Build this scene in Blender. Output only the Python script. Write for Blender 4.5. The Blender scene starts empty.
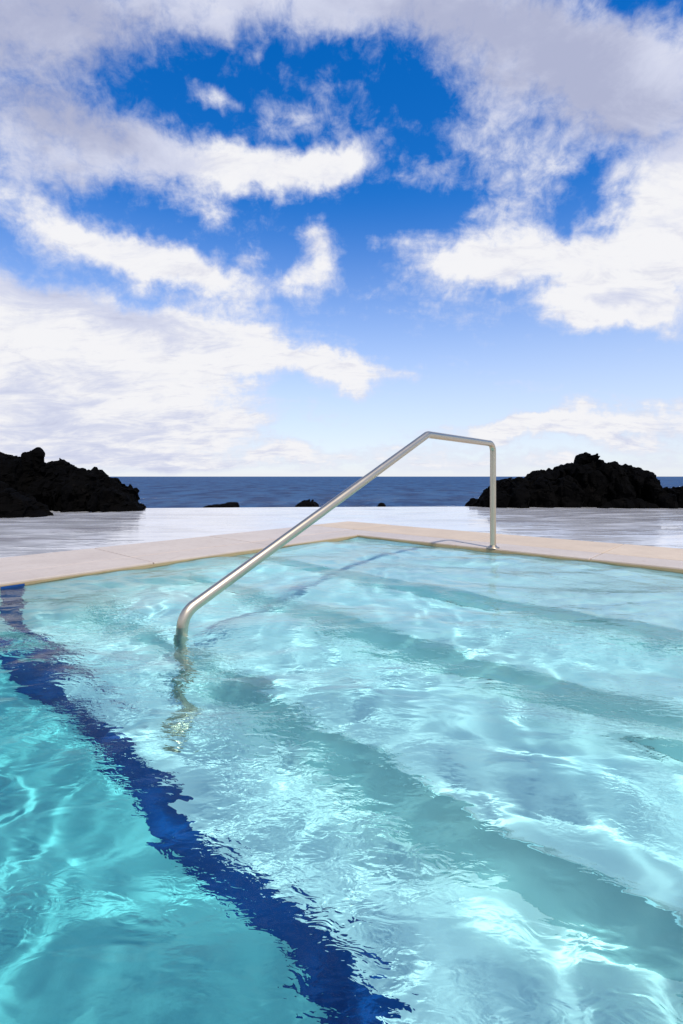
import bpy, bmesh, math, random
import numpy as np
from mathutils import Vector, noise, Matrix

scene = bpy.context.scene
COL = scene.collection
rng = np.random.default_rng(7)
random.seed(7)

# ------------------------------------------------------------------ frame
F, CX, HY, CAM_H = 490.0, 341.5, 476.5, 0.65      # measured lens (px), image centre, horizon row, eye height (m)
C0 = np.array([0.1773, 5.2645])                   # the corner of the pool, on the water
A = np.array([.744, -.668])                       # along the right-hand edge of the pool
B = np.array([-.668, -.744])                      # along the left-hand edge (towards deep water)

def st(s, t, z=0.0):
    p = C0 + s * A + t * B
    return Vector((p[0], p[1], z))

def at(px, py, d):
    """a point d metres ahead of the camera seen at a pixel of the photograph"""
    return Vector(((px - CX) * d / F, d, CAM_H - (py - HY) * d / F))

# ------------------------------------------------------------------ helpers
def tag(o, label=None, cat=None, group=None, kind=None):
    if label: o['label'] = label
    if cat: o['category'] = cat
    if group: o['group'] = group
    if kind: o['kind'] = kind
    return o

def link(name, me, mat=None, parent=None):
    o = bpy.data.objects.new(name, me)
    COL.objects.link(o)
    if mat is not None and me is not None:
        me.materials.append(mat)
    if parent is not None:
        o.parent = parent
        o.matrix_parent_inverse = Matrix.Translation(-parent.location)
    return o

def from_bm(name, bm, mat, parent=None, smooth=False):
    bmesh.ops.recalc_face_normals(bm, faces=bm.faces[:])
    me = bpy.data.meshes.new(name)
    bm.to_mesh(me); bm.free()
    if smooth:
        me.polygons.foreach_set('use_smooth', [True] * len(me.polygons))
    return link(name, me, mat, parent)

def empty(name, loc):
    o = bpy.data.objects.new(name, None)
    COL.objects.link(o); o.location = loc; o.empty_display_size = .1
    return o

def st_box(bm, s0, s1, t0, t1, z0, z1, bevel=0.0, seg=2):
    vs = []
    for z in (z0, z1):
        for s, t in ((s0, t0), (s1, t0), (s1, t1), (s0, t1)):
            vs.append(bm.verts.new(st(s, t, z)))
    fs = [(0, 1, 2, 3), (4, 5, 6, 7), (0, 1, 5, 4), (1, 2, 6, 5), (2, 3, 7, 6), (3, 0, 4, 7)]
    faces = [bm.faces.new([vs[i] for i in f]) for f in fs]
    if bevel:
        eds = list({e for f in faces for e in f.edges})
        bmesh.ops.bevel(bm, geom=eds, offset=bevel, segments=seg, affect='EDGES', profile=.5)

def grid_mesh(name, xs, ys, zfun, mat, to_world, smooth=True):
    X, Y = np.meshgrid(xs, ys)
    Z = zfun(X, Y)
    nx, ny = len(xs), len(ys)
    co = to_world(X.ravel(), Y.ravel(), Z.ravel())
    idx = np.arange(nx * ny).reshape(ny, nx)
    q = np.stack([idx[:-1, :-1], idx[:-1, 1:], idx[1:, 1:], idx[1:, :-1]], -1).reshape(-1, 4)
    me = bpy.data.meshes.new(name)
    me.vertices.add(nx * ny); me.vertices.foreach_set('co', co.astype(np.float32).ravel())
    me.loops.add(q.size); me.loops.foreach_set('vertex_index', q.astype(np.int32).ravel())
    me.polygons.add(len(q)); me.polygons.foreach_set('loop_start', np.arange(0, q.size, 4, dtype=np.int32))
    me.update(calc_edges=True)
    if smooth:
        me.polygons.foreach_set('use_smooth', [True] * len(q))
    me.update()
    # normals must look up
    n = me.polygons[0].normal
    if n.z < 0:
        me.flip_normals()
    return link(name, me, mat)

# ------------------------------------------------------------------ node helper
class NT:
    def __init__(self, tree):
        self.t = tree; self.n = tree.nodes; self.l = tree.links
    def new(self, typ, **kw):
        nd = self.n.new(typ)
        for k, v in kw.items():
            setattr(nd, k, v)
        return nd
    def put(self, sock, v):
        if v is None: return
        if hasattr(v, 'is_output'): self.l.new(v, sock)
        else: sock.default_value = v
    def math(self, op, a, b=None, c=None, clamp=False):
        nd = self.new('ShaderNodeMath', operation=op, use_clamp=clamp)
        self.put(nd.inputs[0], a); self.put(nd.inputs[1], b); self.put(nd.inputs[2], c)
        return nd.outputs[0]
    def vmath(self, op, a, b=None, scale=None):
        nd = self.new('ShaderNodeVectorMath', operation=op)
        self.put(nd.inputs[0], a)
        if b is not None: self.put(nd.inputs[1], b)
        if scale is not None: self.put(nd.inputs[3], scale)
        return nd.outputs['Vector']
    def noise(self, vec, scale, detail=4, rough=.5, dist=0., out='Fac', dim='3D', lac=2.0):
        nd = self.new('ShaderNodeTexNoise', noise_dimensions=dim)
        if vec is not None: self.l.new(vec, nd.inputs['Vector'])
        nd.inputs['Scale'].default_value = scale; nd.inputs['Detail'].default_value = detail
        nd.inputs['Roughness'].default_value = rough; nd.inputs['Distortion'].default_value = dist
        nd.inputs['Lacunarity'].default_value = lac
        return nd.outputs[out]
    def ramp(self, fac, stops, interp='LINEAR'):
        nd = self.new('ShaderNodeValToRGB')
        cr = nd.color_ramp; cr.interpolation = interp
        while len(cr.elements) < len(stops): cr.elements.new(.5)
        for e, (p, c) in zip(cr.elements, stops):
            e.position = p; e.color = (c if len(c) == 4 else (*c, 1))
        self.l.new(fac, nd.inputs[0])
        return nd.outputs[0]
    def smooth(self, v, lo, hi, a=0., b=1.):
        nd = self.new('ShaderNodeMapRange', interpolation_type='SMOOTHSTEP')
        self.put(nd.inputs[0], v); self.put(nd.inputs[1], lo); self.put(nd.inputs[2], hi)
        self.put(nd.inputs[3], a); self.put(nd.inputs[4], b)
        return nd.outputs[0]
    def mix(self, fac, a, b, typ='RGBA', blend='MIX'):
        nd = self.new('ShaderNodeMix', data_type=typ, blend_type=blend)
        i = {'FLOAT': 0, 'VECTOR': 1, 'RGBA': 2}[typ]
        self.put(nd.inputs[0], fac)
        ins = [s for s in nd.inputs if s.name in ('A', 'B') and s.type == {'FLOAT': 'VALUE', 'VECTOR': 'VECTOR', 'RGBA': 'RGBA'}[typ]]
        self.put(ins[0], a); self.put(ins[1], b)
        return [s for s in nd.outputs if s.type == ins[0].type][0]
    def bump(self, height, strength, dist):
        nd = self.new('ShaderNodeBump')
        nd.inputs['Strength'].default_value = strength; nd.inputs['Distance'].default_value = dist
        self.l.new(height, nd.inputs['Height'])
        return nd.outputs[0]

def material(name):
    m = bpy.data.materials.new(name); m.use_nodes = True
    nt = NT(m.node_tree)
    bs = m.node_tree.nodes['Principled BSDF']
    return m, nt, bs

def objco(nt):
    return nt.new('ShaderNodeTexCoord').outputs['Object']

# ------------------------------------------------------------------ materials
def mat_plaster(name, col, col2):
    m, nt, bs = material(name)
    co = objco(nt)
    n = nt.noise(co, 1.7, 5, .55)
    n2 = nt.noise(co, 60, 3, .6)
    c = nt.mix(nt.smooth(n, .35, .7), (*col, 1), (*col2, 1))
    c = nt.mix(nt.math('MULTIPLY', n2, .15), c, (col2[0]*.8, col2[1]*.85, col2[2]*.85, 1))
    nt.put(bs.inputs['Base Color'], c)
    bs.inputs['Roughness'].default_value = .8
    bs.inputs['Specular IOR Level'].default_value = .2
    nt.put(bs.inputs['Normal'], nt.bump(n2, .2, .003))
    return m

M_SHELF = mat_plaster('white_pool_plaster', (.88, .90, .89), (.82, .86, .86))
M_POOL = mat_plaster('aqua_plaster_depth_tint', (.82, .91, .91), (.75, .88, .885))  # aqua plaster; light absorbed by the water is also put into its colour
M_RISER = mat_plaster('shade_tinted_riser_plaster', (.66, .91, .92), (.60, .88, .895))  # teal of the shaded risers under water, painted into the plaster colour
M_DEEP = mat_plaster('deep_pool_plaster', (.25, .67, .69), (.21, .63, .65))  # stronger teal: light lost in the deep water is put into the colour

def mat_tile_blue():
    m, nt, bs = material('blue_mosaic')
    co = objco(nt)
    br = nt.new('ShaderNodeTexBrick')
    br.offset = 0.0
    nt.l.new(co, br.inputs['Vector'])
    br.inputs['Scale'].default_value = 1.0
    br.inputs['Brick Width'].default_value = .027; br.inputs['Row Height'].default_value = .027
    br.inputs['Mortar Size'].default_value = .0015
    br.inputs['Color1'].default_value = (.0003, .040, .19, 1)
    br.inputs['Color2'].default_value = (.0003, .052, .225, 1)
    br.inputs['Mortar'].default_value = (.0008, .043, .19, 1)
    nt.put(bs.inputs['Base Color'], br.outputs['Color'])
    bs.inputs['Roughness'].default_value = .35
    return m
M_TILE = mat_tile_blue()

def mat_water():
    m = bpy.data.materials.new('clear_pool_water'); m.use_nodes = True
    nt = NT(m.node_tree); nt.n.clear()
    out = nt.new('ShaderNodeOutputMaterial')
    co = objco(nt)
    # cat's-paw ripples, too fine for the mesh, in drifting patches
    mp = nt.new('ShaderNodeMapping'); nt.l.new(co, mp.inputs[0]); mp.inputs['Rotation'].default_value = (0, 0, math.radians(35)); mp.inputs['Scale'].default_value = (1, 1.7, 1)
    patch = nt.smooth(nt.noise(co, 1.6, 3, .55, .6), .42, .68)
    r1 = nt.noise(mp.outputs[0], 21, 2, .5, 1.2)
    r2 = nt.noise(mp.outputs[0], 7.5, 2, .45, .7)
    patch2 = nt.smooth(nt.noise(co, 2.3, 3, .6, .8), .44, .66)
    r3 = nt.noise(mp.outputs[0], 46, 2, .5, 1.0)
    h = nt.math('MULTIPLY_ADD', nt.math('MULTIPLY', r1, patch), .75, nt.math('MULTIPLY', r2, .62))
    h = nt.math('MULTIPLY_ADD', nt.math('MULTIPLY', r3, patch2), .18, h)
    bn = nt.bump(h, 1.0, .0075)
    rf = nt.new('ShaderNodeBsdfRefraction'); rf.inputs['IOR'].default_value = 1.333; rf.inputs['Roughness'].default_value = 0
    rf.inputs['Color'].default_value = (.73, .965, .965, 1)      # the blue-green of clear water
    gl = nt.new('ShaderNodeBsdfGlossy'); gl.inputs['Roughness'].default_value = 0
    fr = nt.new('ShaderNodeFresnel'); fr.inputs['IOR'].default_value = 1.333
    for nd in (rf, gl, fr): nt.l.new(bn, nd.inputs['Normal'])
    fac = nt.math('MULTIPLY', fr.outputs[0], nt.smooth(fr.outputs[0], .02, .30, .35, 1.0))
    mx = nt.new('ShaderNodeMixShader')
    nt.l.new(fac, mx.inputs[0]); nt.l.new(rf.outputs[0], mx.inputs[1]); nt.l.new(gl.outputs[0], mx.inputs[2])
    nt.l.new(mx.outputs[0], out.inputs['Surface'])
    return m
M_WATER = mat_water()

def mat_stone(name, c1, c2, c3, rough):
    m, nt, bs = material(name)
    co = objco(nt)
    n = nt.noise(co, 2.2, 6, .6)
    n2 = nt.noise(co, 22, 5, .65)
    n3 = nt.noise(co, 140, 2, .5)
    c = nt.mix(nt.smooth(n, .3, .7), (*c1, 1), (*c2, 1))
    c = nt.mix(nt.smooth(n2, .5, .75, 0, .55), c, (*c3, 1))
    oi = nt.new('ShaderNodeObjectInfo')
    c = nt.mix(nt.math('MULTIPLY', oi.outputs['Random'], .35), c, (*c3, 1))
    nt.put(bs.inputs['Base Color'], c)
    r = nt.math('MULTIPLY_ADD', n2, .25, rough - .12)
    nt.put(bs.inputs['Roughness'], r)
    nt.put(bs.inputs['Normal'], nt.bump(nt.math('ADD', n2, nt.math('MULTIPLY', n3, .5)), .25, .004))
    return m
M_COPE_IN = mat_stone('wet_coping_stone', (.57, .475, .39), (.50, .41, .335), (.41, .325, .255), .42)
M_COPE_OUT = mat_stone('dry_coping_stone', (.60, .475, .345), (.52, .41, .30), (.45, .34, .24), .7)
M_EDGE = mat_stone('ochre_edge_stone', (.46, .33, .16), (.40, .28, .14), (.30, .21, .11), .5)
M_BED = mat_stone('grey_mortar', (.33, .28, .24), (.28, .24, .21), (.22, .19, .17), .8)

def mat_wetdeck():
    m, nt, bs = material('flooded_white_deck')
    co = objco(nt)
    n = nt.noise(co, .8, 5, .6)
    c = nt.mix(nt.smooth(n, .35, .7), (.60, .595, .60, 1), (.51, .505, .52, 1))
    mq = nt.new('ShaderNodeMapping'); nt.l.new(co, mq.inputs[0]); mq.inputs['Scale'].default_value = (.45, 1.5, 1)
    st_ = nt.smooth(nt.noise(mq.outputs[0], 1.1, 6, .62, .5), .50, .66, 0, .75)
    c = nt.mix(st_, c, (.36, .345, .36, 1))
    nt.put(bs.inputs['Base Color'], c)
    bs.inputs['Roughness'].default_value = .05
    bs.inputs['IOR'].default_value = 1.333
    mp = nt.new('ShaderNodeMapping'); nt.l.new(co, mp.inputs[0]); mp.inputs['Scale'].default_value = (1, 1.6, 1)
    w1 = nt.noise(mp.outputs[0], 3.0, 3, .5, .6)
    w2 = nt.noise(mp.outputs[0], 14, 2, .5, .3)
    h = nt.math('MULTIPLY_ADD', w2, .18, w1)
    gust = nt.smooth(nt.noise(mq.outputs[0], 1.4, 5, .6, .6), .44, .62, .35, 1.6)
    nt.put(bs.inputs['Normal'], nt.bump(nt.math('MULTIPLY', h, gust), .09, .05))
    nt.put(bs.inputs['Roughness'], nt.smooth(nt.noise(mq.outputs[0], 2.3, 5, .65, .4), .45, .62, .03, .22))
    return m
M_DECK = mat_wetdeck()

def mat_sea():
    m = bpy.data.materials.new('deep_blue_sea'); m.use_nodes = True
    nt = NT(m.node_tree); nt.n.clear()
    out = nt.new('ShaderNodeOutputMaterial')
    co = objco(nt)
    n = nt.noise(co, .012, 3, .5)
    mp = nt.new('ShaderNodeMapping'); nt.l.new(co, mp.inputs[0]); mp.inputs['Scale'].default_value = (.6, 1.2, 1)
    w = nt.noise(mp.outputs[0], .22, 8, .62, .4)
    w2 = nt.noise(mp.outputs[0], .03, 4, .5)
    bn = nt.bump(nt.math('MULTIPLY_ADD', w2, 3.0, w), 1.0, 2.2)
    mc = nt.new('ShaderNodeMapping'); nt.l.new(co, mc.inputs[0]); mc.inputs['Scale'].default_value = (.55, .22, 1)
    chop = nt.noise(mc.outputs[0], .55, 6, .7, .3)
    c = nt.mix(n, (.014, .056, .150, 1), (.020, .072, .18, 1))
    c = nt.mix(nt.smooth(chop, .42, .62, 0, .75), c, (.030, .105, .23, 1))  # pale crests, then dark troughs: wave light and shade put into the colour
    c = nt.mix(nt.smooth(chop, .52, .36, 0, .75), c, (.004, .024, .085, 1))
    df = nt.new('ShaderNodeBsdfDiffuse'); nt.put(df.inputs['Color'], c)
    gl = nt.new('ShaderNodeBsdfGlossy'); gl.inputs['Roughness'].default_value = .2
    for nd in (df, gl): nt.l.new(bn, nd.inputs['Normal'])
    mx = nt.new('ShaderNodeMixShader'); mx.inputs[0].default_value = .11
    nt.l.new(df.outputs[0], mx.inputs[1]); nt.l.new(gl.outputs[0], mx.inputs[2])
    nt.l.new(mx.outputs[0], out.inputs['Surface'])
    return m
M_SEA = mat_sea()

def mat_rock(name, c1, c2, c3):
    m, nt, bs = material(name)
    co = objco(nt)
    n = nt.noise(co, 1.6, 6, .65)
    n2 = nt.noise(co, 9, 6, .7)
    v = nt.new('ShaderNodeTexVoronoi'); v.feature = 'F1'
    nt.l.new(co, v.inputs['Vector']); v.inputs['Scale'].default_value = 5.0
    c = nt.mix(nt.smooth(n, .35, .65), (*c1, 1), (*c2, 1))
    c = nt.mix(nt.smooth(n2, .58, .8, 0, .7), c, (*c3, 1))
    nt.put(bs.inputs['Base Color'], c)
    bs.inputs['Roughness'].default_value = .92
    bs.inputs['Specular IOR Level'].default_value = .04
    h = nt.math('MULTIPLY_ADD', v.outputs['Distance'], .8, n2)
    nt.put(bs.inputs['Normal'], nt.bump(h, .8, .08))
    return m
M_ROCK = mat_rock('black_basalt', (.0012, .0011, .0012), (.0022, .0019, .0017), (.016, .012, .0095))

def mat_steel():
    m, nt, bs = material('brushed_stainless_steel')
    co = objco(nt)
    mp = nt.new('ShaderNodeMapping'); nt.l.new(co, mp.inputs[0]); mp.inputs['Scale'].default_value = (1, 1, 1)
    n = nt.noise(mp.outputs[0], 9, 3, .6)
    n2 = nt.noise(mp.outputs[0], 4, 3, .6)
    c = nt.mix(n2, (.58, .48, .34, 1), (.64, .545, .41, 1))
    nt.put(bs.inputs['Base Color'], c)
    bs.inputs['Metallic'].default_value = 1.0
    nt.put(bs.inputs['Roughness'], nt.math('MULTIPLY_ADD', n, .12, .32))
    return m
M_STEEL = mat_steel()

# ------------------------------------------------------------------ camera
cam = bpy.data.cameras.new('camera')
cam.sensor_fit = 'VERTICAL'; cam.sensor_height = 36.0; cam.sensor_width = 24.0
cam.lens = F / 1024 * 36
cam.shift_y = -(512 - HY) / 1024
cam.clip_start = .05; cam.clip_end = 60000
co = bpy.data.objects.new('camera', cam); COL.objects.link(co)
co.location = (0, 0, CAM_H); co.rotation_euler = (math.radians(90), 0, 0)
scene.camera = co

# ------------------------------------------------------------------ sun
SUN_AZ = math.radians(154)     # behind the camera to the right
SUN_EL = math.radians(56)
sdir = Vector((math.sin(SUN_AZ) * math.cos(SUN_EL), math.cos(SUN_AZ) * math.cos(SUN_EL), math.sin(SUN_EL)))
sl = bpy.data.lights.new('sun', 'SUN'); sl.energy = 3.7; sl.angle = math.radians(2.0); sl.color = (1, .965, .91)
so = bpy.data.objects.new('sun', sl); COL.objects.link(so)
so.rotation_euler = (-sdir).to_track_quat('-Z', 'Y').to_euler()
so.location = (6, 6, 12)
sl.cycles.is_caustics_light = True

# ------------------------------------------------------------------ sky with clouds (world)
def build_world():
    w = bpy.data.worlds.new('World'); scene.world = w; w.use_nodes = True
    nt = NT(w.node_tree); nt.n.clear()
    out = nt.new('ShaderNodeOutputWorld'); bg = nt.new('ShaderNodeBackground')
    STR = .14
    bg.inputs['Strength'].default_value = STR
    nt.l.new(bg.outputs[0], out.inputs[0])
    sky = nt.new('ShaderNodeTexSky', sky_type='NISHITA')
    sky.sun_disc = False; sky.sun_elevation = SUN_EL; sky.sun_rotation = SUN_AZ
    sky.altitude = 0; sky.air_density = 1.0; sky.dust_density = .25; sky.ozone_density = 3.0
    hs = nt.new('ShaderNodeHueSaturation'); hs.inputs['Saturation'].default_value = 1.42
    hs.inputs['Hue'].default_value = .511
    hs.inputs['Value'].default_value = 1.42
    nt.l.new(sky.outputs[0], hs.inputs['Color'])
    d = nt.new('ShaderNodeTexCoord').outputs['Generated']
    sep = nt.new('ShaderNodeSeparateXYZ'); nt.l.new(d, sep.inputs[0])
    x, y, z = sep.outputs
    az = nt.math('ARCTAN2', x, y); el = nt.math('ARCSINE', z)
    cb = nt.new('ShaderNodeCombineXYZ'); nt.l.new(az, cb.inputs[0]); nt.l.new(el, cb.inputs[1])
    p = cb.outputs[0]
    # cloud-ceiling coordinates for the texture of the clouds
    zz = nt.math('ADD', nt.math('MAXIMUM', z, 0.0), .28)
    cc = nt.new('ShaderNodeCombineXYZ')
    nt.l.new(nt.math('DIVIDE', x, zz), cc.inputs[0]); nt.l.new(nt.math('DIVIDE', y, zz), cc.inputs[1])
    P = cc.outputs[0]
    mp = nt.new('ShaderNodeMapping'); nt.l.new(P, mp.inputs[0])
    mp.inputs['Rotation'].default_value = (0, 0, math.radians(-28)); mp.inputs['Scale'].default_value = (.9, 1.6, 1)
    Q = mp.outputs[0]
    # domain warp
    wn = nt.noise(d, 5.0, 5, .6, 0, 'Color')
    wv = nt.vmath('SCALE', nt.vmath('SUBTRACT', wn, (.5, .5, .5)), None, .13)
    wn2 = nt.noise(d, 19.0, 4, .6, 0, 'Color')
    wv2 = nt.vmath('SCALE', nt.vmath('SUBTRACT', wn2, (.5, .5, .5)), None, .045)
    pw = nt.vmath('ADD', p, nt.vmath('ADD', wv, wv2))

    def azel(px, py):
        u, v = (px - CX) / F, (HY - py) / F
        return math.atan(u), math.atan(v / math.sqrt(1 + u * u))

    def blobs(lst):
        acc = None
        for (px, py, rx, ry, rot, wt) in lst:
            a0, e0 = azel(px, py)
            c_, s_ = math.cos(math.radians(rot)), math.sin(math.radians(rot))
            a1, e1 = azel(px + rx * c_, py - rx * s_)
            a2, e2 = azel(px - ry * s_, py - ry * c_)
            r1 = math.hypot(a1 - a0, e1 - e0); r2 = math.hypot(a2 - a0, e2 - e0)
            th = math.atan2(e1 - e0, a1 - a0)
            m = nt.new('ShaderNodeMapping', vector_type='TEXTURE'); nt.l.new(pw, m.inputs[0])
            m.inputs['Location'].default_value = (a0, e0, 0)
            m.inputs['Rotation'].default_value = (0, 0, th)
            m.inputs['Scale'].default_value = (r1 * 1.12, r2 * 1.12, 1)
            g = nt.new('ShaderNodeTexGradient', gradient_type='SPHERICAL'); nt.l.new(m.outputs[0], g.inputs[0])
            acc = nt.math('MULTIPLY', g.outputs['Fac'], wt) if acc is None else nt.math('MULTIPLY_ADD', g.outputs['Fac'], wt, acc)
        return acc

    dens = blobs(CLOUDS)
    grey = blobs(GREYS)
    # a loose field of clouds all round
    back = nt.smooth(y, .25, -.15, 0, .55)
    high = nt.smooth(z, .66, .80, 0, .12)
    dens = nt.math('ADD', dens, nt.math('ADD', back, high))
    n = nt.noise(Q, 2.2, 9, .60, .35)
    nf = nt.noise(d, 30, 7, .66, .3)
    nn = nt.math('MULTIPLY_ADD', nt.math('SUBTRACT', n, .5), 1.9, nt.math('MULTIPLY', nt.math('SUBTRACT', nf, .5), 1.05))
    tot = nt.math('ADD', dens, nn)
    tot = nt.math('MULTIPLY', tot, nt.smooth(z, -.02, .03))
    alpha = nt.smooth(tot, .08, .95)
    # thin veil over everything near the horizon
    white = (6.5, 6.5, 6.7, 1); lav = (4.6, 4.85, 6.0, 1); greyc = (3.05, 3.3, 4.6, 1)
    gsel = nt.math('ADD', grey, nt.math('MULTIPLY', nt.math('SUBTRACT', nt.noise(Q, 4.0, 8, .66, .5), .5), 1.7))
    cl = nt.mix(nt.smooth(tot, .35, .95), (5.1, 5.35, 6.4, 1), white)
    cl = nt.mix(nt.smooth(nt.noise(Q, 7.0, 8, .68, .5), .50, .72, 0, .75), cl, (5.0, 5.1, 5.9, 1))
    cl = nt.mix(nt.smooth(gsel, .05, .55), cl, lav)
    cl = nt.mix(nt.smooth(gsel, .45, 1.15), cl, greyc)
    veil = nt.smooth(z, .52, -.02, 0, .85)
    base = nt.mix(veil, hs.outputs[0], (5.3, 5.65, 6.6, 1))
    final = nt.mix(alpha, base, cl)
    nt.l.new(final, bg.inputs['Color'])
    w.cycles.sampling_method = 'MANUAL'; w.cycles.sample_map_resolution = 512

# px, py, half-width, half-height (photograph pixels), tilt (deg, anticlockwise), weight
CLOUDS = [
    (60, 10, 210, 75, 0, .95), (230, 0, 150, 48, 0, .8), (350, -15, 130, 50, 0, .9),
    (520, 35, 190, 95, -12, 1.15), (620, 110, 140, 95, 0, 1.0), (490, 110, 60, 60, 0, .55), (545, 165, 80, 38, 10, .6),
    (60, 120, 155, 75, -15, .9), (20, 190, 100, 50, -20, .75), (130, 165, 110, 45, -8, .55),
    (275, 170, 115, 36, -3, 1.15), (345, 168, 40, 24, 20, .7), (205, 208, 30, 26, 0, .6),
    (207, 94, 34, 18, 0, .75), (315, 108, 60, 24, 0, .35),
    (110, 250, 115, 32, -16, .9), (190, 280, 105, 32, -18, 1.05),
    (322, 262, 34, 58, -28, 1.05), (250, 265, 20, 12, 0, .45), (288, 290, 24, 22, 0, .55),
    (40, 320, 160, 70, -12, 1.0), (140, 345, 150, 50, -8, .95), (70, 400, 200, 75, 0, 1.35), (260, 352, 135, 36, -8, 1.05), (345, 374, 66, 20, -8, .9),
    (160, 420, 120, 42, 0, .6),
    (465, 255, 95, 52, 12, 1.2), (560, 268, 135, 42, 0, 1.0), (640, 270, 130, 72, 20, 1.35), (680, 200, 95, 58, 35, 1.15), (635, 318, 135, 30, 0, 1.15), (520, 208, 70, 30, 15, .6),
    (440, 178, 60, 28, 10, .4), (395, 235, 44, 28, 0, .35), (412, 371, 24, 10, 5, .6),
    (610, 424, 180, 22, 2, 1.5), (490, 430, 110, 15, 2, 1.0),
    (320, 462, 420, 22, 0, .6), (290, 457, 48, 15, 0, 1.05), (90, 455, 160, 30, 0, .8), (560, 462, 200, 16, 0, .5),
    (230, 425, 44, 14, 0, .55), (330, 420, 34, 9, 0, .5), (250, 440, 60, 10, 0, .4), (400, 448, 60, 10, 0, .4),
]
GREYS = [
    (560, 55, 260, 130, -8, 1.2), (400, 10, 160, 60, 0, .9), (600, 140, 120, 60, 0, .6),
    (80, 15, 280, 80, 0, 1.25), (50, 110, 170, 90, -10, 1.0), (130, 150, 100, 60, 0, .55), (110, 215, 120, 40, -12, .5),
    (60, 300, 150, 40, -12, .65), (190, 330, 90, 20, -10, .35), (40, 380, 120, 25, -5, .45), (60, 425, 220, 34, 0, .5), (120, 462, 220, 18, 0, .5),
    (600, 300, 60, 14, 0, .3), (600, 436, 150, 10, 0, .35),
]
build_world()

# ------------------------------------------------------------------ pool basin
W_S, W_T, BOT = 9.0, 8.0, -1.95        # basin length along s, along t, and deepest floor
STEPS = [(0.0, 1.35, -.16), (1.35, 2.0, -.40), (2.0, 2.66, -.67)]
FLOOR_Z, SHELF_T = -.96, 3.245
STRIPE_T = (3.118, SHELF_T - .004)

def basin():
    bm = bmesh.new()
    def quad(*pts):
        bm.faces.new([bm.verts.new(st(*p)) for p in pts])
    ZT = -.0
    def wall_pts(s, top):      # wall in the plane of s, following the steps
        prof = [(0, top)] + [(W_T, top), (W_T, BOT), (SHELF_T, BOT), (SHELF_T, FLOOR_Z), (2.66, FLOOR_Z), (2.66, -.67), (2.0, -.67), (2.0, -.40), (1.35, -.40), (1.35, -.16), (0, -.16)]
        return [(s, t, z) for t, z in prof]
    quad(*[(0, 2.655, FLOOR_Z), (W_S, 2.655, FLOOR_Z), (W_S, SHELF_T, FLOOR_Z), (0, SHELF_T, FLOOR_Z)])
    top = .012
    for s in (0, W_S):
        # walls: one tall panel, the steps stand in front of it
        quad((s, 0, BOT), (s, W_T, BOT), (s, W_T, top), (s, 0, top))
    for t in (0, W_T):
        quad((0, t, BOT), (W_S, t, BOT), (W_S, t, top), (0, t, top))
    o = from_bm('pool_basin', bm, M_POOL)
    tag(o, kind='structure')
    # steps
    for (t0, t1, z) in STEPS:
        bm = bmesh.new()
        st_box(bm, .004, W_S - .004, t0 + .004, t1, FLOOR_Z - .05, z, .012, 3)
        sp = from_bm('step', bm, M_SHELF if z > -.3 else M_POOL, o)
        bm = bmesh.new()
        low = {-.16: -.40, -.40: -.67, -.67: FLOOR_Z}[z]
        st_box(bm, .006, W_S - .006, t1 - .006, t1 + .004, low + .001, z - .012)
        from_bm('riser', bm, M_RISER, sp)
    # the drop-off beyond the stripe
    bm = bmesh.new()
    f = lambda *pts: bm.faces.new([bm.verts.new(st(*p)) for p in pts])
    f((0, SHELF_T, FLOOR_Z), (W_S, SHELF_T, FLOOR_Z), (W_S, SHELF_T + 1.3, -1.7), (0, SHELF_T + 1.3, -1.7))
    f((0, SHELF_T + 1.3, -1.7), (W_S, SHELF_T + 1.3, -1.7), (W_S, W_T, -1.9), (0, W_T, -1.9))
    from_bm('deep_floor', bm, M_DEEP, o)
    # blue stripe over the edge of the shelf and up the left wall
    bm = bmesh.new()
    st_box(bm, .006, W_S - .006, STRIPE_T[0], STRIPE_T[1] + .004, FLOOR_Z - .002, FLOOR_Z + .004)
    st_box(bm, .001, .006, STRIPE_T[0], STRIPE_T[1], FLOOR_Z - .002, .008)
    from_bm('tile_stripe', bm, M_TILE, o)
    return o
basin_obj = basin()

# ------------------------------------------------------------------ pool water: real waves
def wave_field():
    comps = []
    def add(n, l0, l1, slope, main, spread):
        for _ in range(n):
            lam = math.exp(rng.uniform(math.log(l0), math.log(l1)))
            ang = main + rng.normal() * spread
            k = 2 * math.pi / lam
            amp = slope / k * rng.uniform(.5, 1.3) * math.sqrt(2.0 / n)
            comps.append((k * math.cos(ang), k * math.sin(ang), amp, rng.uniform(0, 2 * math.pi)))
        return n
    groups = [add(14, .55, 1.3, .048, 1.0, .7), add(22, .22, .50, .048, 1.2, .9), add(26, .15, .28, .040, 1.0, 1.2), add(30, .09, .16, .026, .9, 1.3)]
    return comps, groups
COMPS, GROUPS = wave_field()

def water_z(S, T):
    # gentle domain warp so crests wander
    S2 = S + .10 * np.sin(1.7 * T + .6) + .06 * np.sin(3.1 * S + 2.3 * T) + .03 * np.sin(6.3 * T - 4.1 * S + 1)
    T2 = T + .10 * np.sin(1.9 * S + 1.1) + .06 * np.sin(2.7 * T - 2.2 * S + .5) + .03 * np.sin(7.1 * S + 3.7 * T)
    def mask(a, b, c, lo):
        m = np.sin(2.1 * S + a) * np.sin(1.8 * T + b) + .6 * np.sin(3.9 * S - 3.3 * T + c) + .4 * np.sin(6.1 * T + 5.2 * S + a)
        return lo + (1 - lo) * np.clip(.5 + .55 * m, 0, 1)
    Z = np.zeros_like(S)
    i = 0
    for gi, n in enumerate(GROUPS):
        Zg = np.zeros_like(S)
        for kx, ky, a, ph in COMPS[i:i + n]:
            arg = kx * S2 + ky * T2 + ph
            Zg += a * np.sin(arg)
        i += n
        if gi == 3: Zg *= mask(.3, 1.2, .7, .35)
        Z += Zg
    return Z

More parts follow.
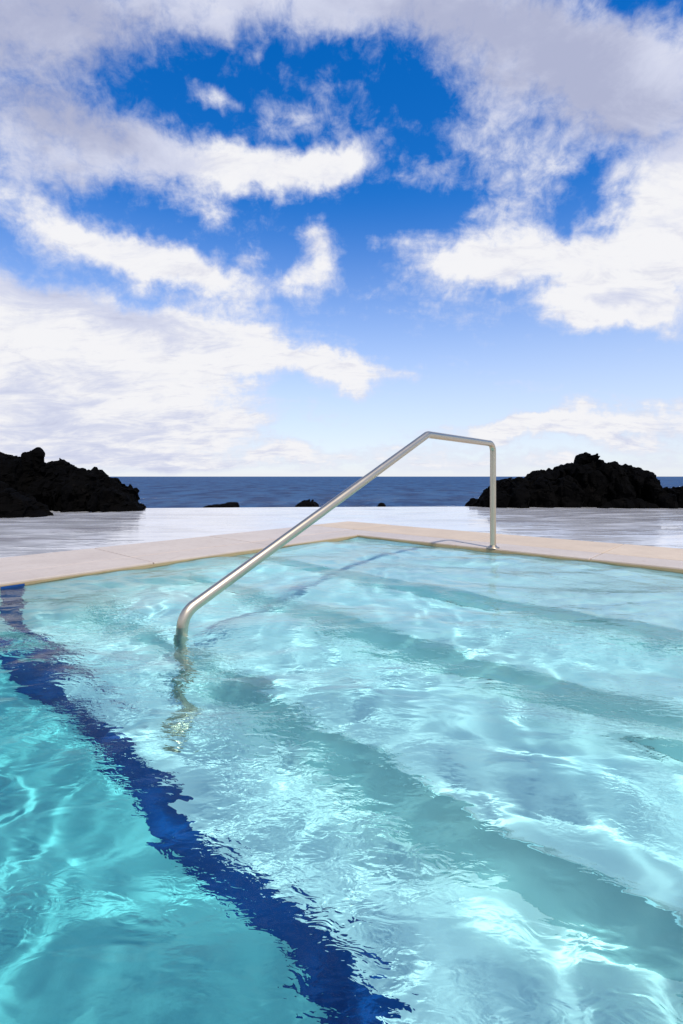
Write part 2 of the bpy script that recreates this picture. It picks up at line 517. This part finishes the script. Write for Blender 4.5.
def graded(lo, hi, fine_hi, step, grow=1.12):
    xs = list(np.arange(lo, fine_hi, step)); d = step
    while xs[-1] < hi:
        d = min(d * grow, .15); xs.append(xs[-1] + d)
    xs[-1] = hi
    return np.array(xs)
ss = graded(-.003, W_S + .003, 4.6, .0080)
tt = graded(-.003, W_T + .003, 5.6, .0080)
def st_world(S, T, Z):
    P = C0[None, :] + S[:, None] * A[None, :] + T[:, None] * B[None, :]
    return np.column_stack([P, Z])
water = grid_mesh('pool_water', ss, tt, water_z, M_WATER, st_world)
tag(water, kind='structure')
water.cycles.is_caustics_caster = True

# ------------------------------------------------------------------ coping round the pool
CZ = .026
cop = empty('pool_coping', st(-.5, -.5, 0))
tag(cop, 'beige stone coping in two courses framing the pool corner', 'pool edge')
GAP = .008
def slab(s0, s1, t0, t1, z1, mat, name='coping_slab'):
    bm = bmesh.new()
    dz = random.uniform(-.0015, .0015)
    st_box(bm, s0 + GAP/2, s1 - GAP/2, t0 + GAP/2, t1 - GAP/2, z1 - .05, z1 + dz, .006, 2)
    return from_bm(name, bm, mat, cop)
I1, O1 = .36, 1.08
# bed under all the slabs
bm = bmesh.new()
st_box(bm, -O1 + .01, W_S, -O1 + .01, -.012, -1.5, CZ - .045)
st_box(bm, -O1 + .01, -.012, -.012, W_T, -1.5, CZ - .0452)
from_bm('mortar_bed', bm, M_BED, cop)
LEN = 1.15
t = -.0
s = 0.0
k = 0
while s < W_S:                      # right-hand edge
    slab(s, min(s + LEN, W_S), -I1, .0, CZ, M_COPE_IN)
    slab(s - (.0 if k else .0), min(s + LEN, W_S), -O1, -I1, CZ + .002, M_COPE_OUT)
    s += LEN; k += 1
t = 0.0
while t < W_T:                      # left-hand edge
    slab(-I1, .0, t, min(t + LEN, W_T), CZ, M_COPE_IN)
    slab(-O1, -I1, t, min(t + LEN, W_T), CZ + .002, M_COPE_IN)
    t += LEN
slab(-I1, 0, -I1, 0, CZ, M_COPE_IN)
slab(-I1, 0, -O1, -I1, CZ + .002, M_COPE_OUT)
slab(-O1, -I1, -I1, 0, CZ + .002, M_COPE_IN)
cs = slab(-O1, -I1, -O1, -I1, CZ + .006, M_COPE_OUT, 'corner_slab')
# thin ochre edging under the nosing, at the waterline
bm = bmesh.new()
st_box(bm, -.01, W_S, -.011, .004, -.03, CZ - .012)
st_box(bm, -.011, .004, .004, W_T, -.03, CZ - .012)
from_bm('edge_tile', bm, M_EDGE, cop)

# ------------------------------------------------------------------ flooded deck beyond the coping
DZ = .015
def deck():
    bm = bmesh.new()
    top = [(-16, 2.0), (-16, 9.3), (-9, 9.6), (-3.93, 9.85), (-1.0, 10.15), (2.95, 10.4), (6.5, 10.3), (16, 9.6), (16, -1.0)]
    # outline wraps round the coping
    inner = [st(W_S, -O1), st(-O1, -O1), st(-O1, W_T)]
    pts = [Vector((x, y, DZ)) for x, y in top]
    ring = pts + [Vector((p.x, p.y, DZ)) for p in inner]
    vs = [bm.verts.new(p) for p in ring]
    f = bm.faces.new(vs)
    r = bmesh.ops.extrude_face_region(bm, geom=[f])
    for v in r['geom']:
        if isinstance(v, bmesh.types.BMVert): v.co.z = -4.0
    bmesh.ops.triangulate(bm, faces=[q for q in bm.faces if len(q.verts) > 4])
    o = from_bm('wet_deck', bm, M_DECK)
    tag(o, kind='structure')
deck()

# ------------------------------------------------------------------ sea
SEA_Z = -1.6
def sea():
    bm = bmesh.new()
    R = 45000
    ys = [8, 40, 200, 1000, 6000, R]
    rows = [[bm.verts.new((x, y, SEA_Z)) for x in (-R, -2000, -200, 0, 200, 2000, R)] for y in [-R] + ys]
    for r0, r1 in zip(rows, rows[1:]):
        for i in range(len(r0) - 1):
            bm.faces.new((r0[i], r0[i+1], r1[i+1], r1[i]))
    o = from_bm('sea', bm, M_SEA)
    tag(o, kind='structure')
sea()

# ------------------------------------------------------------------ rocks
def rock(name, lumps, base_z, label, voxel=.05, amp=.09, seed=0, mat=None, cat='rock', group=None):
    """lumps: (px, py, half-width px, half-height px, distance, depth half m, tilt deg).  Each is a jagged hull; all are fused to one mass."""
    r = random.Random(seed)
    bm = bmesh.new()
    for (px, py, rx, ry, d, dy, tilt) in lumps:
        c = at(px, py, d); sx = rx * d / F; sz = ry * d / F
        pts = []
        for i in range(30):
            v = Vector((r.gauss(0, 1), r.gauss(0, 1), r.gauss(0, 1))).normalized() * r.uniform(.84, 1.08)
            pts.append(v)
        for q in ((1, 0, 0), (-1, 0, 0), (0, 0, 1), (0, 1, 0), (0, -1, 0)): pts.append(Vector(q))
        rot = Matrix.Rotation(-math.radians(tilt), 3, 'Y')
        vs = []
        for v in pts:
            w = rot @ Vector((v.x * sx, v.y * dy, v.z * sz))
            vs.append(bm.verts.new(c + w))
        # a foot down to the base so nothing hovers
        for i in range(8):
            a = i * math.pi / 4
            vs.append(bm.verts.new((c.x + math.cos(a) * sx * .8, c.y + math.sin(a) * dy * .8, base_z)))
        res = bmesh.ops.convex_hull(bm, input=vs)
        dead = [g for g in res['geom_interior'] if isinstance(g, bmesh.types.BMVert)] + [g for g in res['geom_unused'] if isinstance(g, bmesh.types.BMVert)]
        bmesh.ops.delete(bm, geom=list(set(dead)), context='VERTS')
    me = bpy.data.meshes.new(name); bm.to_mesh(me); bm.free()
    tmp = bpy.data.objects.new(name + '_hull', me); COL.objects.link(tmp)
    rm = tmp.modifiers.new('fuse', 'REMESH'); rm.mode = 'VOXEL'; rm.voxel_size = voxel
    dg = bpy.context.evaluated_depsgraph_get(); dg.update()
    me2 = bpy.data.meshes.new_from_object(tmp.evaluated_get(dg))
    bpy.data.objects.remove(tmp); bpy.data.meshes.remove(me)
    bm = bmesh.new(); bm.from_mesh(me2); bpy.data.meshes.remove(me2)
    bm.normal_update()
    off = Vector((seed * 7.3, seed * 3.1, 0))
    new = []
    for v in bm.verts:
        p = v.co * 1.0 + off
        h = noise.hetero_terrain(p * 1.9, .8, 2.2, 5, .6) * .35
        rid = noise.ridged_multi_fractal(p * 2.6, .9, 2.1, 4, 1.0, 2.0) * .25
        cell = noise.noise(p * 9) * .22
        brk = (noise.cell_vector(p * 2.9) - Vector((.5, .5, .5))) * amp * .75 + (noise.cell_vector(p * 7.3) - Vector((.5, .5, .5))) * amp * .40
        new.append(v.co + v.normal * amp * (h + rid - .55 + cell * .8) + brk)
    for v, p in zip(bm.verts, new): v.co = p
    cx = sum((v.co.x for v in bm.verts)) / len(bm.verts); cy = sum((v.co.y for v in bm.verts)) / len(bm.verts)
    loc = Vector((cx, cy, base_z))
    for v in bm.verts: v.co -= loc
    me = bpy.data.meshes.new(name); bm.to_mesh(me); bm.free()
    o = link(name, me, mat or M_ROCK); o.location = loc
    tag(o, label, cat, {'sea_rock': 'rocks breaking the sea beyond the deck', 'boulder': 'boulders lying against the outcrops', 'rock_outcrop': 'black outcrops either side of the sea view'}.get(name))
    return o

def along(profile, base, d, dy, step=9, seed=1, extra=14):
    """lumps whose tops follow a skyline, with lower crags standing in front of it"""
    r = random.Random(seed); out = []
    def top(x):
        for (x0, y0), (x1, y1) in zip(profile, profile[1:]):
            if x0 <= x <= x1: return y0 + (y1 - y0) * (x - x0) / max(x1 - x0, 1e-6)
        return base
    x0, x1 = profile[0][0], profile[-1][0]
    x = x0 + step * .5
    while x < x1:
        y = top(x); h = max((base - y) / 2, 1.5)
        w = step * r.uniform(.75, 1.25)
        out.append((x, y + h, w, h * 1.02, d + r.uniform(-.15, .15), dy * min(1, .35 + h / 20) * r.uniform(.7, 1.1), r.uniform(-10, 10)))
        x += step * r.uniform(.7, 1.1)
    for _ in range(extra):
        x = r.uniform(x0 + 4, x1 - 6); y = top(x); h = (base - y) / 2 * r.uniform(.35, .85)
        if h < 2: continue
        out.append((x, base - h, r.uniform(.8, 1.7) * step, h, d - dy * r.uniform(.3, .8), dy * .35, r.uniform(-15, 15)))
    return out

rock('rock_outcrop', along([(-140, 440), (-60, 446), (0, 454), (16, 453), (30, 455), (45, 463), (57, 463), (70, 467), (81, 472), (90, 474), (95, 473), (103, 476), (115, 485), (124, 493), (129, 502), (140, 510)], 512, 9.7, .9, 9, 4, 22),
     DZ - .6, 'long black rocky ridge at the left behind the flooded deck', .034, .16, 3)
rock('boulder', [(38, 456, 6.5, 9.5, 9.7, .14, 0), (36.5, 464, 8, 9, 9.7, .2, 0)],
     at(38, 470, 9.7).z, 'upright black knob of rock standing on the left ridge', .026, .04, 5)
rock('boulder', along([(-90, 470), (-30, 478), (0, 483), (14, 490), (26, 496), (36, 503), (47, 513)], 519, 8.0, .5, 8, 9, 5),
     DZ - .3, 'low black rock nearest the deck at the left frame edge', .034, .09, 8)
rock('flat_rock', [(80, 510, 9, 2.4, 9.0, .25, 0)], DZ - .05, 'small flat black stone at the foot of the left ridge', .025, .04, 11)
rock('rock_outcrop', along([(470, 509), (480, 503), (489, 493), (501, 484), (514, 479), (529, 478), (537, 472), (557, 470), (564, 466), (582, 459), (588, 455), (595, 456), (598, 462), (623, 464), (626, 468), (636, 469), (643, 477), (650, 485), (655, 498)], 508, 11.0, 1.0, 9, 14, 30),
     DZ - .8, 'large black humped rock outcrop behind the steel handrail at right', .036, .17, 21)
rock('boulder', along([(651, 505), (656, 493), (662, 489), (675, 486), (690, 488), (706, 492), (716, 503)], 513, 10.2, .5, 8, 24, 3),
     DZ - .4, 'round dark boulder cut by the right frame edge', .034, .08, 23)
rock('boulder', along([(598, 509), (606, 503), (622, 500), (640, 498), (652, 503), (657, 510)], 511, 10.0, .35, 8, 28, 2), DZ - .3, 'low black ledge in front of the large right outcrop', .034, .07, 27)
rock('sea_rock', [(214, 508, 12, 3.4, 13.5, .5, 5), (229, 507.5, 10, 4.5, 13.5, .5, 0)], SEA_Z - .5, 'low wide black rock breaking the sea left of the handrail slope', .035, .06, 31)
rock('sea_rock', [(306, 507, 10, 7.5, 13.2, .5, 0), (312, 506, 7, 6, 13.2, .4, 0)], SEA_Z - .5, 'rounded black rock in the sea just behind the sloping rail', .035, .06, 33)
rock('sea_rock', [(382.5, 508, 4.5, 5.2, 14, .2, 0)], SEA_Z - .5, 'tiniest black rock tip at the deck edge right of the sloping rail', .03, .04, 35)

# ------------------------------------------------------------------ handrail
def tube(name, pts, rad, parent, seg=28, cap=(False, False)):
    bm = bmesh.new()
    n = len(pts)
    side = None
    rings = []
    for i, p in enumerate(pts):
        d = (pts[min(i + 1, n - 1)] - pts[max(i - 1, 0)]).normalized()
        side = RAIL_N
        up = side.cross(d).normalized()
        rings.append([bm.verts.new(p + rad * (math.cos(a) * side + math.sin(a) * up)) for a in [2 * math.pi * j / seg for j in range(seg)]])
    for r0, r1 in zip(rings, rings[1:]):
        for j in range(seg):
            bm.faces.new((r0[j], r0[(j + 1) % seg], r1[(j + 1) % seg], r1[j]))
    if cap[0]: bm.faces.new(rings[0])
    if cap[1]: bm.faces.new(rings[-1])
    return from_bm(name, bm, M_STEEL, parent, True)

def fillet(p0, p1, p2, r, n=12):
    d0 = (p0 - p1).normalized(); d2 = (p2 - p1).normalized()
    ang = d0.angle(d2); tl = r / math.tan(ang / 2)
    c = p1 + (d0 + d2).normalized() * (r / math.sin(ang / 2))
    a = p1 + d0 * tl; b = p1 + d2 * tl
    va, vb = a - c, b - c
    ax = va.cross(vb).normalized(); full = va.angle(vb)
    return [c + Matrix.Rotation(full * i / n, 3, ax) @ va for i in range(n + 1)]

def line(a, b, n):
    return [a.lerp(b, i / n) for i in range(n + 1)]

foot_a = Vector((-.690, 2.125, 0)); foot_b = Vector((1.325, 4.285, CZ))
hd = (Vector((foot_b.x, foot_b.y, 0)) - foot_a).normalized()
RAIL_N = hd.cross(Vector((0, 0, 1))).normalized()
def on_plane(px, py):
    """the point of the rail's upright plane seen at a pixel"""
    ray = Vector(((px - CX) / F, 1, -(py - HY) / F)); o = Vector((0, 0, CAM_H))
    k = (foot_a - o).dot(RAIL_N) / ray.dot(RAIL_N)
    return o + ray * k
top_a = on_plane(427.5, 434.5)
slope_pt = on_plane(233, 577)
sd = (top_a - slope_pt).normalized()
kk = (foot_a - top_a).dot(hd) / sd.dot(hd)
bend_a = top_a + sd * kk                                  # where the slope would meet the near post
top_b = Vector((foot_b.x, foot_b.y, 0)); q = on_plane(490.2, 443.5); top_b.z = q.z
bot_a = Vector((foot_a.x, foot_a.y, FLOOR_Z))
R_T = .0255
rail = empty('handrail', Vector((foot_b.x, foot_b.y, CZ)))
tag(rail, 'brushed steel handrail sloping from the deck down into the pool', 'handrail')
fa = fillet(bot_a, bend_a, top_a, .10, 16)
fm = fillet(bend_a, top_a, top_b, .10, 16)
fb = fillet(top_a, top_b, foot_b, .07, 18)
tube('post', line(bot_a, fa[0], 24)[:-1] + fa, R_T, rail)
tube('rail', line(fa[-1], fm[0], 30)[:-1] + fm + line(fm[-1], fb[0], 10)[1:], R_T - .0003, rail)
tube('post', fb + line(fb[-1], foot_b, 14)[1:], R_T, rail)
def flange(p, parent):
    bm = bmesh.new()
    prof = [(.027, .022), (.030, .022), (.033, .010), (.052, .007), (.056, .003), (.056, .0005)]
    seg = 36; rings = []
    for r_, z_ in prof:
        rings.append([bm.verts.new(p + Vector((r_ * math.cos(2*math.pi*j/seg), r_ * math.sin(2*math.pi*j/seg), z_))) for j in range(seg)])
    for r0, r1 in zip(rings, rings[1:]):
        for j in range(seg):
            bm.faces.new((r0[j], r0[(j+1) % seg], r1[(j+1) % seg], r1[j]))
    o = from_bm('base_flange', bm, M_STEEL, parent, True)
    for i in range(3):
        bm = bmesh.new()
        a = i * 2.094 + .4
        bmesh.ops.create_cone(bm, cap_ends=True, segments=10, radius1=.0055, radius2=.004, depth=.004,
                              matrix=Matrix.Translation(p + Vector((.043 * math.cos(a), .043 * math.sin(a), .0105))))
        from_bm('screw', bm, M_STEEL, o)
    return o
flange(foot_b + Vector((0, 0, .001)), rail)
flange(bot_a + Vector((0, 0, .001)), rail)

# ------------------------------------------------------------------ caustics: refracted sunlight on what is under water
for o in bpy.data.objects:
    if o.type == 'MESH' and o.name not in ('sea', 'wet_deck', 'pool_water'):
        o.cycles.is_caustics_receiver = True

# ------------------------------------------------------------------ render settings
scene.render.engine = 'CYCLES'
cy = scene.cycles
cy.use_denoising = True; cy.denoiser = 'OPENIMAGEDENOISE'; cy.denoising_input_passes = 'RGB_ALBEDO_NORMAL'
cy.use_adaptive_sampling = False
cy.max_bounces = 10; cy.diffuse_bounces = 4; cy.glossy_bounces = 4; cy.transmission_bounces = 8; cy.volume_bounces = 0; cy.transparent_max_bounces = 8
cy.caustics_refractive = True; cy.caustics_reflective = False
cy.blur_glossy = 0.0
cy.sample_clamp_indirect = 8.0
vs = scene.view_settings
scene.display_settings.display_device = 'sRGB'
vs.view_transform = 'Standard'; vs.look = 'None'; vs.exposure = 0.0; vs.gamma = 1.0; vs.use_curve_mapping = False
